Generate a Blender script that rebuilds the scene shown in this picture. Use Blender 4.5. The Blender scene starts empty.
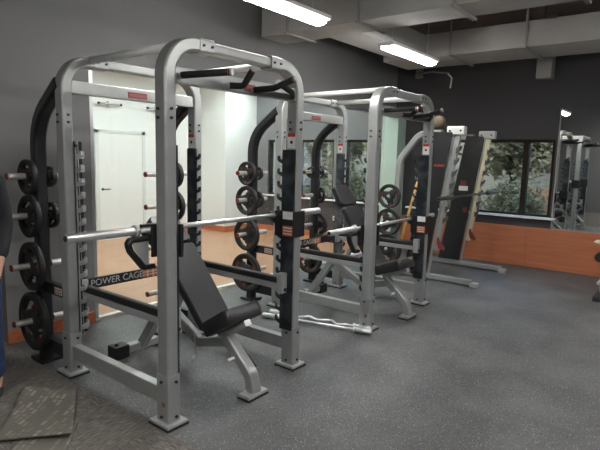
import bpy, bmesh, math, random
from mathutils import Vector, Matrix
random.seed(7)
PI = math.pi
scene = bpy.context.scene
COL = scene.collection

# ------------------------------------------------------------------ camera
cam_d = bpy.data.cameras.new('camera'); cam = bpy.data.objects.new('camera', cam_d); COL.objects.link(cam)
cam_d.sensor_fit = 'HORIZONTAL'; cam_d.sensor_width = 36.0; cam_d.lens = 513.8/600*36.0; cam_d.clip_start = 0.02
_F = Vector((0.78190981, 0.6092946, -0.13182239)); _R = Vector((0.61698548, -0.786612, 0.02388477)); _U = Vector((0.08914021, 0.10000824, 0.99098556))
cam.matrix_world = Matrix(((_R.x, _U.x, -_F.x, -1.851), (_R.y, _U.y, -_F.y, -2.4216), (_R.z, _U.z, -_F.z, 1.6316), (0, 0, 0, 1)))
scene.camera = cam
# ------------------------------------------------------------------ world (daylight outside the windows)
w = bpy.data.worlds.new('world'); scene.world = w; w.use_nodes = True
wn = w.node_tree.nodes; wl = w.node_tree.links
bg = wn['Background']; sky = wn.new('ShaderNodeTexSky'); sky.sky_type = 'HOSEK_WILKIE'; sky.turbidity = 6.0
sky.sun_direction = (-0.5, 0.3, 0.8)
wl.new(sky.outputs[0], bg.inputs[0]); bg.inputs[1].default_value = 18.0
# ------------------------------------------------------------------ exposure
vs = scene.view_settings
vs.view_transform = 'Standard'; vs.look = 'None'; vs.exposure = 0.0; vs.gamma = 1.0; vs.use_curve_mapping = False
TUBE_POWER = 74.0       # emission of the fluorescent diffusers
STUDIO_POWER = 31.0      # emission of the panels in the studio beyond the glass

# ------------------------------------------------------------------ materials
def mat(name, col, rough=0.5, metal=0.0, spec=0.5, emis=None, noise=None, bump=None):
    m = bpy.data.materials.new(name); m.use_nodes = True
    nt = m.node_tree; b = nt.nodes['Principled BSDF']
    b.inputs['Base Color'].default_value = (*col, 1); b.inputs['Roughness'].default_value = rough
    b.inputs['Metallic'].default_value = metal; b.inputs['Specular IOR Level'].default_value = spec
    tc = nt.nodes.new('ShaderNodeTexCoord')
    if noise:
        sc, col2, lo, hi = noise
        n = nt.nodes.new('ShaderNodeTexNoise'); n.inputs['Scale'].default_value = sc; n.inputs['Detail'].default_value = 4
        r = nt.nodes.new('ShaderNodeValToRGB'); r.color_ramp.elements[0].position = lo; r.color_ramp.elements[1].position = hi
        r.color_ramp.elements[0].color = (*col, 1); r.color_ramp.elements[1].color = (*col2, 1)
        nt.links.new(tc.outputs['Object'], n.inputs['Vector']); nt.links.new(n.outputs['Fac'], r.inputs['Fac'])
        nt.links.new(r.outputs['Color'], b.inputs['Base Color'])
    if bump:
        n = nt.nodes.new('ShaderNodeTexNoise'); n.inputs['Scale'].default_value = bump[0]; n.inputs['Detail'].default_value = 6
        bp = nt.nodes.new('ShaderNodeBump'); bp.inputs['Strength'].default_value = bump[1]; bp.inputs['Distance'].default_value = 0.01
        nt.links.new(tc.outputs['Object'], n.inputs['Vector']); nt.links.new(n.outputs['Fac'], bp.inputs['Height'])
        nt.links.new(bp.outputs['Normal'], b.inputs['Normal'])
    if emis:
        b.inputs['Emission Color'].default_value = (*emis[0], 1); b.inputs['Emission Strength'].default_value = emis[1]
    return m

M = {}
M['silver'] = mat('silver_paint', (.36, .37, .365), .34, .42, noise=(9, (.32, .33, .325), .35, .7))
M['silver2'] = mat('silver_plate', (.46, .47, .47), .3, .4)
M['chrome'] = mat('chrome', (.74, .74, .75), .36, .85)
M['steel'] = mat('dark_steel', (.12, .12, .125), .35, .7)
M['horn'] = mat('horn_steel', (.62, .60, .57), .38, .55)
M['black'] = mat('black_paint', (.012, .012, .014), .42)
M['rubber'] = mat('black_rubber', (.014, .014, .015), .55, bump=(60, .15))
M['vinyl'] = mat('black_vinyl', (.020, .020, .023), .34, noise=(6, (.027, .027, .030), .4, .7), bump=(90, .12))
M['foam'] = mat('foam_grip', (.010, .010, .010), .8)
M['rail'] = mat('worn_steel_with_glints', (.035, .042, .050), .28, .6, noise=(7, (.14, .16, .17), .42, .75))  # lighter noise patches paint in speckled reflections along with the scuffs
M['red'] = mat('red_print', (.45, .03, .02), .5)
M['redplastic'] = mat('red_plastic', (.19, .020, .016), .5)
M['orange'] = mat('orange_sticker', (.40, .13, .06), .5)
M['orange_dull'] = mat('dull_orange', (.22, .13, .10), .6)
M['badge'] = mat('dark_red_badge', (.20, .03, .025), .5)
M['badgeprint'] = mat('badge_print', (.30, .10, .09), .5)
M['studioframe'] = mat('studio_frame', (.68, .70, .68), .5)
M['white'] = mat('white_label', (.7, .7, .68), .5)
M['tubepaint'] = mat('pale_tube_paint', (.86, .87, .86), .35)
M['greyprint'] = mat('grey_print', (.45, .45, .45), .5)
M['cap'] = mat('cap_plastic', (.50, .51, .49), .45)
M['cream'] = mat('cream_plastic', (.66, .60, .42), .45)
M['greywht'] = mat('pale_cap', (.74, .75, .73), .4)
M['yellowwood'] = mat('yellow_wood', (.58, .36, .12), .5, noise=(30, (.45, .26, .08), .4, .7))
M['wall'] = mat('dark_grey_paint', (.18, .178, .18), .7, bump=(120, .10), noise=(1.4, (.195, .193, .195), .3, .7))
M['wallmid'] = mat('mid_grey_paint', (.165, .165, .170), .7, bump=(120, .10))
M['walllight'] = mat('pale_grey_paint', (.30, .33, .33), .6)
M['walldark'] = mat('charcoal_paint', (.058, .055, .060), .8, bump=(120, .12))
M['ceil'] = mat('brown_grey_ceiling', (.20, .17, .155), .9, noise=(2.5, (.15, .13, .122), .3, .7))
M['duct'] = mat('duct_paint', (.36, .35, .335), .65, noise=(3, (.30, .29, .28), .3, .75))
M['ductiron'] = mat('duct_iron', (.24, .235, .23), .6)
M['studiowall'] = mat('studio_white', (.81, .82, .80), .6)
M['studiodoor'] = mat('studio_door', (.80, .80, .78), .45)
M['frame'] = mat('window_brown', (.020, .014, .010), .7, spec=.2)
M['sill'] = mat('white_sill', (.88, .89, .89), .3)
M['mint'] = mat('mint_paint', (.52, .66, .58), .5)
M['alu'] = mat('aluminium', (.55, .56, .57), .35, .7)
M['tube'] = mat('lamp_diffuser', (.9, .9, .9), .5, emis=((1.0, .985, .95), TUBE_POWER))
M['panel'] = mat('studio_lamp', (.9, .9, .9), .5, emis=((.90, 1.0, 1.0), STUDIO_POWER))
M['skin'] = mat('skin', (.48, .28, .19), .5)
M['hair'] = mat('black_hair', (.01, .008, .007), .5)
M['jacket'] = mat('black_jacket', (.010, .011, .016), .75, bump=(40, .3))
M['jeans'] = mat('blue_jeans', (.018, .035, .10), .8, noise=(25, (.03, .055, .15), .4, .7), bump=(90, .3))
M['bark'] = mat('bark', (.06, .045, .03), .9)
M['leaf'] = mat('leaf_green', (.20, .20, .10), .8, noise=(3, (.34, .32, .20), .3, .7))
M['leaf2'] = mat('leaf_olive', (.27, .25, .13), .8, noise=(2, (.40, .34, .21), .3, .7))
M['ground'] = mat('outdoor_soil', (.12, .11, .09), .9)
M['brick'] = mat('terracotta', (.40, .20, .12), .8)
M['beige'] = mat('beige_render', (.30, .27, .21), .8)

def wood_mat(name, c1, c2, rough, axis, scale=1.0):
    m = mat(name, c1, rough); nt = m.node_tree; b = nt.nodes['Principled BSDF']
    tc = [n for n in nt.nodes if n.type == 'TEX_COORD'][0]
    mp = nt.nodes.new('ShaderNodeMapping'); s = [14*scale]*3; s[axis] = 1.2*scale; mp.inputs['Scale'].default_value = s
    n = nt.nodes.new('ShaderNodeTexNoise'); n.inputs['Scale'].default_value = 1.6; n.inputs['Detail'].default_value = 7
    r = nt.nodes.new('ShaderNodeValToRGB'); r.color_ramp.elements[0].color = (*c1, 1); r.color_ramp.elements[1].color = (*c2, 1)
    r.color_ramp.elements[0].position = .3; r.color_ramp.elements[1].position = .7
    nt.links.new(tc.outputs['Object'], mp.inputs['Vector']); nt.links.new(mp.outputs['Vector'], n.inputs['Vector'])
    nt.links.new(n.outputs['Fac'], r.inputs['Fac']); nt.links.new(r.outputs['Color'], b.inputs['Base Color'])
    return m
M['wains'] = wood_mat('orange_wood_panel', (.42, .135, .062), (.53, .185, .090), .42, 1)
M['woodfloor'] = wood_mat('studio_parquet', (.40, .20, .11), (.48, .27, .155), .35, 0, .7)

def floor_mat():
    m = mat('speckled_rubber', (.05, .05, .05), .5); nt = m.node_tree; b = nt.nodes['Principled BSDF']; L = nt.links.new
    tc = [n for n in nt.nodes if n.type == 'TEX_COORD'][0]
    n = nt.nodes.new('ShaderNodeTexNoise'); n.inputs['Scale'].default_value = 2.2; n.inputs['Detail'].default_value = 8
    r = nt.nodes.new('ShaderNodeValToRGB'); r.color_ramp.elements[0].color = (.072, .073, .075, 1); r.color_ramp.elements[1].color = (.125, .127, .128, 1)
    r.color_ramp.elements[0].position = .35; r.color_ramp.elements[1].position = .7
    L(tc.outputs['Object'], n.inputs['Vector']); L(n.outputs['Fac'], r.inputs['Fac'])
    prev = r.outputs['Color']
    for sc, th, c in ((66, .19, (.33, .34, .35)), (120, .22, (.27, .28, .285)), (80, .24, (.018, .018, .018))):
        v = nt.nodes.new('ShaderNodeTexVoronoi'); v.inputs['Scale'].default_value = sc
        cr = nt.nodes.new('ShaderNodeValToRGB'); cr.color_ramp.elements[0].position = th; cr.color_ramp.elements[1].position = th+.07
        cr.color_ramp.elements[0].color = (1, 1, 1, 1); cr.color_ramp.elements[1].color = (0, 0, 0, 1)
        sx = nt.nodes.new('ShaderNodeSeparateColor'); gt = nt.nodes.new('ShaderNodeMath'); gt.operation = 'GREATER_THAN'; gt.inputs[1].default_value = .55
        mu = nt.nodes.new('ShaderNodeMath'); mu.operation = 'MULTIPLY'
        mx = nt.nodes.new('ShaderNodeMix'); mx.data_type = 'RGBA'; mx.inputs['B'].default_value = (*c, 1)
        L(tc.outputs['Object'], v.inputs['Vector']); L(v.outputs['Distance'], cr.inputs['Fac']); L(v.outputs['Color'], sx.inputs[0])
        L(sx.outputs[0], gt.inputs[0]); L(gt.outputs[0], mu.inputs[0]); L(cr.outputs['Color'], mu.inputs[1])
        L(mu.outputs[0], mx.inputs['Factor']); L(prev, mx.inputs['A']); prev = mx.outputs['Result']
    L(prev, b.inputs['Base Color'])
    bp = nt.nodes.new('ShaderNodeBump'); bp.inputs['Strength'].default_value = .35; bp.inputs['Distance'].default_value = .004
    n2 = nt.nodes.new('ShaderNodeTexNoise'); n2.inputs['Scale'].default_value = 160
    L(tc.outputs['Object'], n2.inputs['Vector']); L(n2.outputs['Fac'], bp.inputs['Height']); L(bp.outputs['Normal'], b.inputs['Normal'])
    return m
M['floor'] = floor_mat()

def carpet_mat(name, dark, light, sc, tile):
    m = mat(name, dark, .9, spec=.2); nt = m.node_tree; b = nt.nodes['Principled BSDF']; L = nt.links.new
    tc = [n for n in nt.nodes if n.type == 'TEX_COORD'][0]
    outs = []
    for s in ((sc, sc*.09, 1), (sc*.09, sc, 1)):
        mp = nt.nodes.new('ShaderNodeMapping'); mp.inputs['Scale'].default_value = s
        n = nt.nodes.new('ShaderNodeTexNoise'); n.inputs['Scale'].default_value = 1.0; n.inputs['Detail'].default_value = 3
        L(tc.outputs['Object'], mp.inputs['Vector']); L(mp.outputs['Vector'], n.inputs['Vector']); outs.append(n.outputs['Fac'])
    ck = nt.nodes.new('ShaderNodeTexChecker'); ck.inputs['Scale'].default_value = tile
    L(tc.outputs['Object'], ck.inputs['Vector'])
    mx = nt.nodes.new('ShaderNodeMix'); mx.data_type = 'FLOAT'
    L(ck.outputs['Fac'], mx.inputs['Factor']); L(outs[0], mx.inputs['A']); L(outs[1], mx.inputs['B'])
    r = nt.nodes.new('ShaderNodeValToRGB'); r.color_ramp.elements[0].color = (*dark, 1); r.color_ramp.elements[1].color = (*light, 1)
    r.color_ramp.elements[0].position = .42; r.color_ramp.elements[1].position = .68
    L(mx.outputs['Result'], r.inputs['Fac']); L(r.outputs['Color'], b.inputs['Base Color'])
    return m
M['carpet'] = carpet_mat('woven_carpet', (.10, .092, .083), (.235, .215, .195), 170, 2.0)

def tile_mat():
    m = mat('loose_carpet_face', (.1, .09, .08), .9, spec=.2); nt = m.node_tree; b = nt.nodes['Principled BSDF']; L = nt.links.new
    tc = [n for n in nt.nodes if n.type == 'TEX_COORD'][0]
    mpb = nt.nodes.new('ShaderNodeMapping'); mpb.inputs['Rotation'].default_value = (0, 0, PI/2)
    br = nt.nodes.new('ShaderNodeTexBrick'); br.inputs['Scale'].default_value = 8.0; br.offset = .37; br.squash = .6; br.squash_frequency = 3
    br.inputs['Color1'].default_value = (.15, .140, .120, 1); br.inputs['Color2'].default_value = (.36, .34, .295, 1); br.inputs['Mortar'].default_value = (.145, .135, .117, 1)
    br.inputs['Mortar Size'].default_value = .05; br.inputs['Mortar Smooth'].default_value = .2; br.inputs['Bias'].default_value = -.45; br.inputs['Brick Width'].default_value = .52; br.inputs['Row Height'].default_value = .27
    L(tc.outputs['Object'], mpb.inputs['Vector']); L(mpb.outputs['Vector'], br.inputs['Vector']); L(br.outputs['Color'], b.inputs['Base Color'])
    return m
M['tile'] = tile_mat()

def glass_mat():
    m = bpy.data.materials.new('clear_glass'); m.use_nodes = True; nt = m.node_tree; nt.nodes.clear()
    o = nt.nodes.new('ShaderNodeOutputMaterial'); t = nt.nodes.new('ShaderNodeBsdfTransparent'); g = nt.nodes.new('ShaderNodeBsdfGlossy')
    t.inputs[0].default_value = (.93, .95, .94, 1); g.inputs['Roughness'].default_value = .02
    fr = nt.nodes.new('ShaderNodeLayerWeight'); fr.inputs[0].default_value = .5; mx = nt.nodes.new('ShaderNodeMixShader')
    pw = nt.nodes.new('ShaderNodeMath'); pw.operation = 'POWER'; pw.inputs[1].default_value = 4.0; ma = nt.nodes.new('ShaderNodeMath'); ma.operation = 'MULTIPLY_ADD'; ma.inputs[1].default_value = .5; ma.inputs[2].default_value = .03
    nt.links.new(fr.outputs['Facing'], pw.inputs[0]); nt.links.new(pw.outputs[0], ma.inputs[0]); nt.links.new(ma.outputs[0], mx.inputs[0]); nt.links.new(t.outputs[0], mx.inputs[1]); nt.links.new(g.outputs[0], mx.inputs[2]); nt.links.new(mx.outputs[0], o.inputs[0])
    return m
M['glass'] = glass_mat()
M['mirror'] = mat('mirror_silver', (.74, .77, .76), .015, 1.0)

# ------------------------------------------------------------------ mesh helpers
def arc_path(pts, rads, seg=9):
    """polyline with rounded corners; rads maps index -> radius"""
    out = []; P = [Vector(p) for p in pts]
    for i, p in enumerate(P):
        r = rads.get(i, 0) if isinstance(rads, dict) else (rads if 0 < i < len(P)-1 else 0)
        if r <= 0 or i == 0 or i == len(P)-1: out.append(p); continue
        a = (P[i-1]-p).normalized(); b = (P[i+1]-p).normalized(); ang = a.angle(b)
        t = r/math.tan(ang/2); c = p + (a+b).normalized()*(r/math.sin(ang/2))
        s = p+a*t-c; e = p+b*t-c; tot = s.angle(e)
        for k in range(seg+1):
            f = k/seg; out.append(c + (s*math.sin((1-f)*tot)+e*math.sin(f*tot))/math.sin(tot))
    return out

def rect_prof(wa, wb, ch=.008):
    a, b = wa/2, wb/2; ch = min(ch, a*.6, b*.6); k = ch*.3
    return [(a-ch, -b), (a-k, -b+k), (a, -b+ch), (a, b-ch), (a-k, b-k), (a-ch, b), (-a+ch, b), (-a+k, b-k), (-a, b-ch), (-a, -b+ch), (-a+k, -b+k), (-a+ch, -b)]
def circ_prof(r, n=12): return [(r*math.cos(2*PI*i/n), r*math.sin(2*PI*i/n)) for i in range(n)]

class MB:
    def __init__(s): s.bm = bmesh.new()
    def sweep(s, path, prof, N=None, smooth=True, caps=True):
        P = [Vector(p) for p in path]; n = len(P)
        if N is None:
            d = (P[-1]-P[0]).normalized(); N = Vector((0, 0, 1)) if abs(d.z) < .9 else Vector((0, 1, 0))
        N = Vector(N); rings = []
        for i in range(n):
            t1 = (P[i]-P[i-1]).normalized() if i > 0 else None; t2 = (P[i+1]-P[i]).normalized() if i < n-1 else None
            T = (t1 or t2) if (t1 is None or t2 is None) else (t1+t2).normalized()
            B = T.cross(N).normalized(); NN = B.cross(T).normalized()
            k = 1.0
            if t1 is not None and t2 is not None: k = 1/max(.4, math.cos(t1.angle(t2)/2))
            rings.append([s.bm.verts.new(P[i]+NN*a+B*b*k) for a, b in prof])
        m = len(prof)
        for i in range(n-1):
            for j in range(m):
                f = s.bm.faces.new((rings[i][j], rings[i][(j+1) % m], rings[i+1][(j+1) % m], rings[i+1][j])); f.smooth = smooth
        if smooth and m == 12 and abs(math.hypot(*prof[0])-math.hypot(*prof[1])) > 1e-6:
            for i in range(n-1):
                for j in (0, 2, 3, 5, 6, 8, 9, 11):
                    e_ = s.bm.edges.get((rings[i][j], rings[i+1][j]))
                    if e_: e_.smooth = False
        if caps:
            s.bm.faces.new(rings[0][::-1]); s.bm.faces.new(rings[-1])
        return s
    def tube(s, path, r, n=12, N=None): return s.sweep(path, circ_prof(r, n), N)
    def bar(s, a, b, wa, wb, N=None, ch=.006): return s.sweep([a, b], rect_prof(wa, wb, ch), N, smooth=False)
    def box(s, x0, x1, y0, y1, z0, z1, bev=.004, mtx=None):
        r = bmesh.ops.create_cube(s.bm, size=1.0); vs_ = r['verts']
        bmesh.ops.transform(s.bm, matrix=Matrix.Translation(((x0+x1)/2, (y0+y1)/2, (z0+z1)/2)) @ Matrix.Diagonal((x1-x0, y1-y0, z1-z0, 1)), verts=vs_)
        if bev > 0:
            es = list({e for v in vs_ for e in v.link_edges})
            q = bmesh.ops.bevel(s.bm, geom=es, offset=min(bev, .45*min(x1-x0, y1-y0, z1-z0)), segments=2, affect='EDGES', profile=.6)
            vs_ = list({v for f in q['faces'] for v in f.verts} | {v for v in vs_ if v.is_valid})
        if mtx is not None: bmesh.ops.transform(s.bm, matrix=mtx, verts=vs_)
        return s
    def prism(s, pts, N, d, smooth=False):
        """planar polygon pts extruded by vector N*d"""
        N = Vector(N)*d; a = [s.bm.verts.new(Vector(p)) for p in pts]; b = [s.bm.verts.new(Vector(p)+N) for p in pts]
        s.bm.faces.new(a[::-1]); s.bm.faces.new(b); m = len(a)
        for i in range(m):
            f = s.bm.faces.new((a[i], a[(i+1) % m], b[(i+1) % m], b[i])); f.smooth = smooth
        return s
    def lathe(s, prof, org=(0, 0, 0), axis='X', n=24):
        """prof: (distance along axis, radius)"""
        rings = []; O = Vector(org)
        for t, r in prof:
            ring = []
            for i in range(n):
                c, q = r*math.cos(2*PI*i/n), r*math.sin(2*PI*i/n)
                ring.append(s.bm.verts.new(O+Vector({'X': (t, c, q), 'Y': (c, t, q), 'Z': (c, q, t)}[axis])))
            rings.append(ring)
        for k in range(len(rings)-1):
            for i in range(n):
                f = s.bm.faces.new((rings[k][i], rings[k][(i+1) % n], rings[k+1][(i+1) % n], rings[k+1][i])); f.smooth = True
        s.bm.faces.new(rings[0][::-1]); s.bm.faces.new(rings[-1])
        return s
    def obj(s, name, m, parent=None, loc=None):
        bmesh.ops.recalc_face_normals(s.bm, faces=s.bm.faces[:])
        me = bpy.data.meshes.new(name); s.bm.to_mesh(me); s.bm.free()
        me.materials.append(m if not isinstance(m, str) else M[m])
        o = bpy.data.objects.new(name, me); COL.objects.link(o)
        if parent: o.parent = parent
        if loc: o.location = loc
        return o

def tag(o, label=None, cat=None, group=None, kind=None):
    if label: o['label'] = label
    if cat: o['category'] = cat
    if group: o['group'] = group
    if kind: o['kind'] = kind
    return o
def empty(name, loc, label=None, cat=None, group=None, rz=0):
    o = bpy.data.objects.new(name, None); o.empty_display_size = .1; COL.objects.link(o); o.location = loc; o.rotation_euler = (0, 0, rz)
    return tag(o, label, cat, group)
def struct(o): o['kind'] = 'structure'; return o
def sbox(name, m, *b, bev=0): return struct(MB().box(*b, bev=bev).obj(name, m))
KIDS = {}
def copy_tree(o, parent=None):
    c = o.copy(); COL.objects.link(c); c.parent = parent
    for ch in [q for q in list(bpy.data.objects) if q.parent == o]: copy_tree(ch, c)
    return c
def text_obj(name, body, size, m, parent, loc, rot, extrude=.0015):
    cu = bpy.data.curves.new('t', 'FONT'); cu.body = body; cu.size = size; cu.extrude = extrude; cu.align_x = 'LEFT'; cu.align_y = 'CENTER'
    t = bpy.data.objects.new('t', cu); COL.objects.link(t)
    dg = bpy.context.evaluated_depsgraph_get(); me = bpy.data.meshes.new_from_object(t.evaluated_get(dg))
    bpy.data.objects.remove(t); me.materials.clear(); me.materials.append(M[m])
    o = bpy.data.objects.new(name, me); COL.objects.link(o); o.parent = parent; o.location = loc; o.rotation_euler = rot
    return o

# ------------------------------------------------------------------ the room
XL, XR, YB, YG, ZC = -4.6, 6.66, -5.2, 2.07, 3.75
SX0, SY1, SZC = -.4, 6.3, 3.1
sbox('floor', 'floor', -.08, XR, YB, YG, -.1, 0)
sbox('floor', 'floor', XL, -.08, YB, -3.2, -.1, 0)
sbox('floor_carpet', 'carpet', XL, -.08, -3.2, YG+.9, -.1, .002)
sbox('ceiling', 'ceil', XL, XR+.2, YB, YG+.1, ZC, ZC+.15)
sbox('wall_back', 'wall', -.06, .735, YG, YG+.1, 0, 2.43)
sbox('wall_back_upper', 'wall', -.06, XR+.2, YG, YG+.1, 2.43, ZC)
sbox('wall_recess', 'walllight', XL, -.06, YG+.8, YG+.9, 0, ZC)
sbox('wall_recess_side', 'walllight', -.075, -.06, YG+.1, YG+.8, 0, ZC)
sbox('ceiling_recess', 'ceil', XL, -.06, YG+.1, YG+.9, ZC, ZC+.1)
sbox('wall_left', 'wallmid', XL-.1, XL, YB, YG+.9, 0, ZC)
sbox('wall_front', 'wallmid', XL, XR, YB-.1, YB, 0, ZC)
# right wall with openings: gym window y -.62..1.3, studio windows
WZ0, WZ1 = .78, 1.98
opens = [(-.62, 1.30), (2.20, 3.15), (3.40, 4.30), (4.62, 5.15)]
def wall_r(name, m, y0, y1, z0, z1): return sbox(name, m, XR, XR+.2, y0, y1, z0, z1)
wall_r('wall_right_lower', 'walldark', YB, 5.5, 0, WZ0)
wall_r('wall_right_upper', 'walldark', YB, YG, WZ1, ZC)
wall_r('wall_right_upper', 'wallmid', YG, 5.5, WZ1, ZC)
ys = [YB] + [v for o_ in opens for v in o_] + [5.5]
for i in range(0, len(ys), 2): wall_r('wall_right_pier', 'walldark' if i < 3 else 'wallmid', ys[i], ys[i+1], WZ0, WZ1)
# wainscot and its sill strip
wn_o = MB()
yy = YB
while yy < 1.84:
    y2 = min(yy+1.22, 1.85); wn_o.box(XR-.02, XR, yy+.0015, y2-.0015, .0, .625, bev=.002); yy = y2
struct(wn_o.obj('wall_panel', 'wains'))
sbox('trim_1', 'sill', XR-.10, XR+.05, -.70, 1.75, .765, .795, bev=.006)
sbox('trim_2', 'sill', XR-.06, XR+.05, 2.1, 5.3, .765, .795, bev=.006)
sbox('trim_3', 'duct', XR-.012, XR, YB, -.66, .625, .64)
# pale green column at the corner
sbox('wall_column', 'mint', 6.36, XR, 1.86, YG+.1, 0, 2.43, bev=.004)
# baseboard on the grey pier
sbox('baseboard_back', 'wains', -.065, .72, YG-.015, YG, 0, .11)
sbox('baseboard_studio_right', 'wains', XR-.015, XR, YG+.1, 5.5, 0, .11)
def window(n, y0, y1, splits, m='frame'):
    e = struct(empty('window_%d' % n, (XR+.08, (y0+y1)/2, WZ0)))
    yc = (y0+y1)/2; h = WZ1-WZ0
    f = MB(); t = .045
    f.box(-.05, .05, y0-yc, y1-yc, h-t, h, bev=.004).box(-.05, .05, y0-yc, y1-yc, 0, t, bev=.004)
    f.box(-.05, .05, y0-yc, y0-yc+t, t, h-t, bev=.004).box(-.05, .05, y1-yc-t, y1-yc, t, h-t, bev=.004)
    for sp in splits: f.box(-.05, .05, sp-yc-.04, sp-yc+.04, t, h-t, bev=.004)
    f.obj('window_frame', m, e)
    edges = [y0]+list(splits)+[y1]
    for a, b in zip(edges[:-1], edges[1:]):
        MB().box(-.006, .006, a-yc+.02, b-yc-.02, t-.01, h-t+.01, bev=0).obj('pane', 'glass', e)
window(1, *opens[0], (-.20, .55)); window(2, *opens[1], ()); window(3, *opens[2], (3.85,)); window(4, *opens[3], ())
# mirror on the right wall
me_ = struct(empty('wall_mirror', (XR-.012, -2.6, .64)))
MB().box(-.004, .004, -1.93, 1.93, 0, 1.79, bev=.001).obj('mirror_glass', 'mirror', me_)
fr = MB(); fr.box(-.008, .008, 1.93, 1.95, -.0, 1.79, bev=.001); fr.obj('mirror_edge', 'duct', me_)

# glass partition
gp = struct(empty('wall_glass', (.735, YG+.05, 0)))
W_ = 6.36-.735
g = MB(); cuts = [0, 1.35, 2.7, 4.05, W_]
for a, b in zip(cuts[:-1], cuts[1:]): g.box(a+.003, b-.003, -.006, .006, .03, 2.41, bev=0)
g.obj('glass_pane', 'glass', gp)
MB().box(0, W_, -.03, .03, 0, .03, bev=.003).obj('bottom_channel', 'sill', gp)
MB().box(0, W_, -.03, .03, 2.40, 2.43, bev=.003).obj('top_channel', 'alu', gp)
MB().box(0, .035, -.05, .05, .03, 2.40, bev=.003).obj('end_frame', 'alu', gp)
# studio
sbox('floor_studio', 'woodfloor', SX0, XR, YG, SY1, -.1, .001)
sbox('wall_studio_back', 'studiowall', SX0, XR+.2, SY1, SY1+.1, 0, SZC)
sbox('wall_studio_left', 'studiowall', SX0-.1, SX0, YG+.1, SY1+.1, 0, SZC)
sbox('wall_studio_column', 'studiowall', 5.72, XR+.2, 5.5, SY1, 0, SZC)
sbox('ceiling_studio', 'studiowall', SX0, XR+.2, YG+.1, SY1+.1, SZC, SZC+.1)
sbox('baseboard_studio_back', 'wains', 4.4, 5.72, SY1-.015, SY1, 0, .12)
sbox('baseboard_studio_column', 'wains', 5.705, XR, 5.485, 5.5, 0, .12)
sbox('baseboard_studio_side', 'wains', 5.705, 5.72, 5.5, SY1, 0, .12)
d = struct(empty('door_1', (3.3, SY1, 0)))
MB().box(0, .92, -.04, -.005, 0, 1.97, bev=.004).obj('door_panel', 'studiodoor', d)
MB().box(-.07, 0, -.05, 0, 0, 2.04, bev=.004).box(.92, .99, -.05, 0, 0, 2.04, bev=.004).box(-.07, .99, -.05, 0, 1.97, 2.04, bev=.004).obj('door_frame', 'studioframe', d)
MB().tube(arc_path([(.06, -.04, .95), (.06, -.09, .95), (.19, -.09, .95)], .02, 4), .010, 8).lathe([(-.05, .025), (-.04, .025)], (.06, 0, .95), 'Y', 12).obj('door_handle', 'black', d)
for x in (1.3, 3.6, 5.6):
    for y in (3.3, 5.0):
        e = empty('ceiling_light', (x, y, SZC), 'flat white ceiling panel lamp in the bright studio', 'ceiling light', 'studio ceiling panels')
        MB().box(-.62, .62, -.17, .17, -.05, 0, bev=.004).obj('frame', 'alu', e)
        MB().box(-.59, .59, -.14, .14, -.06, -.05, bev=.002).obj('diffuser', 'panel', e)
for x, lab in ((3.52, 'short dark-ended rod fixed high on the studio wall above the white door'), (4.55, 'short dark-ended rod fixed on the studio wall right of the white door')):
    e = empty('wall_rail', (x, SY1, 2.50), lab, 'wall rail', 'short rods on the studio wall')
    MB().tube([(-.22, -.09, 0), (.22, -.09, 0)], .018, 10).obj('rod', 'alu', e)
    MB().box(-.02, .02, -.09, 0, -.05, .05).obj('bracket', 'studiowall', e)
    MB().lathe([(-.24, .022), (-.20, .022)], (0, -.09, 0), 'X', 10).lathe([(.20, .022), (.24, .022)], (0, -.09, 0), 'X', 10).obj('end_cap', 'black', e)

# ------------------------------------------------------------------ gym lamps
def lamp(x, y, label, group=None):
    e = empty('fluorescent_lamp', (x, y, 2.80), label, 'ceiling lamp', group)
    MB().sweep([(-.6, 0, .045), (.6, 0, .045)], [(.03, -.095), (.03, .095), (.0, .095), (-.012, .07), (-.012, -.07), (0, -.095)], (0, 0, 1), smooth=False).obj('housing', 'greywht', e)
    MB().sweep([(-.56, 0, 0.02), (.56, 0, 0.02)], [(.012, -.070), (-.010, -.070), (-.022, -.04), (-.026, 0), (-.022, .04), (-.010, .070), (.012, .070)], (0, 0, 1), smooth=False).obj('diffuser', 'tube', e)
    for s in (-1, 1): MB().tube([(s*.45, 0, .07), (s*.45, 0, ZC-2.80)], .003, 6).obj('suspension_wire', 'alu', e)
    return e
lamp(1.44, .41, 'lit white tube lamp hanging above the nearer cage')
lamp(3.80, .41, 'lit white tube lamp hanging above the farther cage')
for x, y in ((-.85, -2.2), (1.49, -2.2), (4.15, -2.6), (-3.2, -.6), (-3.2, -2.6)):  # unseen lamps, added out of view to light the camera-facing sides
    lamp(x, y, 'unseen white tube lamp added over the open floor to light the front faces', 'added lamps over the open floor')

# ------------------------------------------------------------------ ducts
d1 = struct(empty('ceiling_duct', (2.97, 0, 3.0)))
MB().box(-.22, .22, -5.1, 1.80, 0, .48, bev=.004).obj('duct_body', 'duct', d1)
st = MB()
for y in (1.40, .47, -.52, -1.5, -2.6): st.box(-.27, .30, y-.02, y+.02, -.02, 0, bev=.002).box(-.245, -.225, y-.012, y+.012, -.02, .75, bev=.002).box(.225, .245, y-.012, y+.012, -.02, .75, bev=.002)
st.obj('hanger_frame', 'ductiron', d1)
d2 = struct(empty('ceiling_duct', (5.22, 0, 3.0)))
MB().box(-.39, .39, -5.1, 1.35, 0, .30, bev=.004).obj('duct_body', 'duct', d2)
st = MB()
for y in (.36, -.58, -1.5, -2.6): st.box(-.45, .46, y-.02, y+.02, -.02, 0, bev=.002).box(-.415, -.395, y-.012, y+.012, -.02, .75, bev=.002).box(.395, .415, y-.012, y+.012, -.02, .75, bev=.002)
st.obj('hanger_frame', 'ductiron', d2)
sbox('wall_pier', 'duct', 6.45, XR, -.52, -.31, 2.86, ZC, bev=.004)
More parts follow.
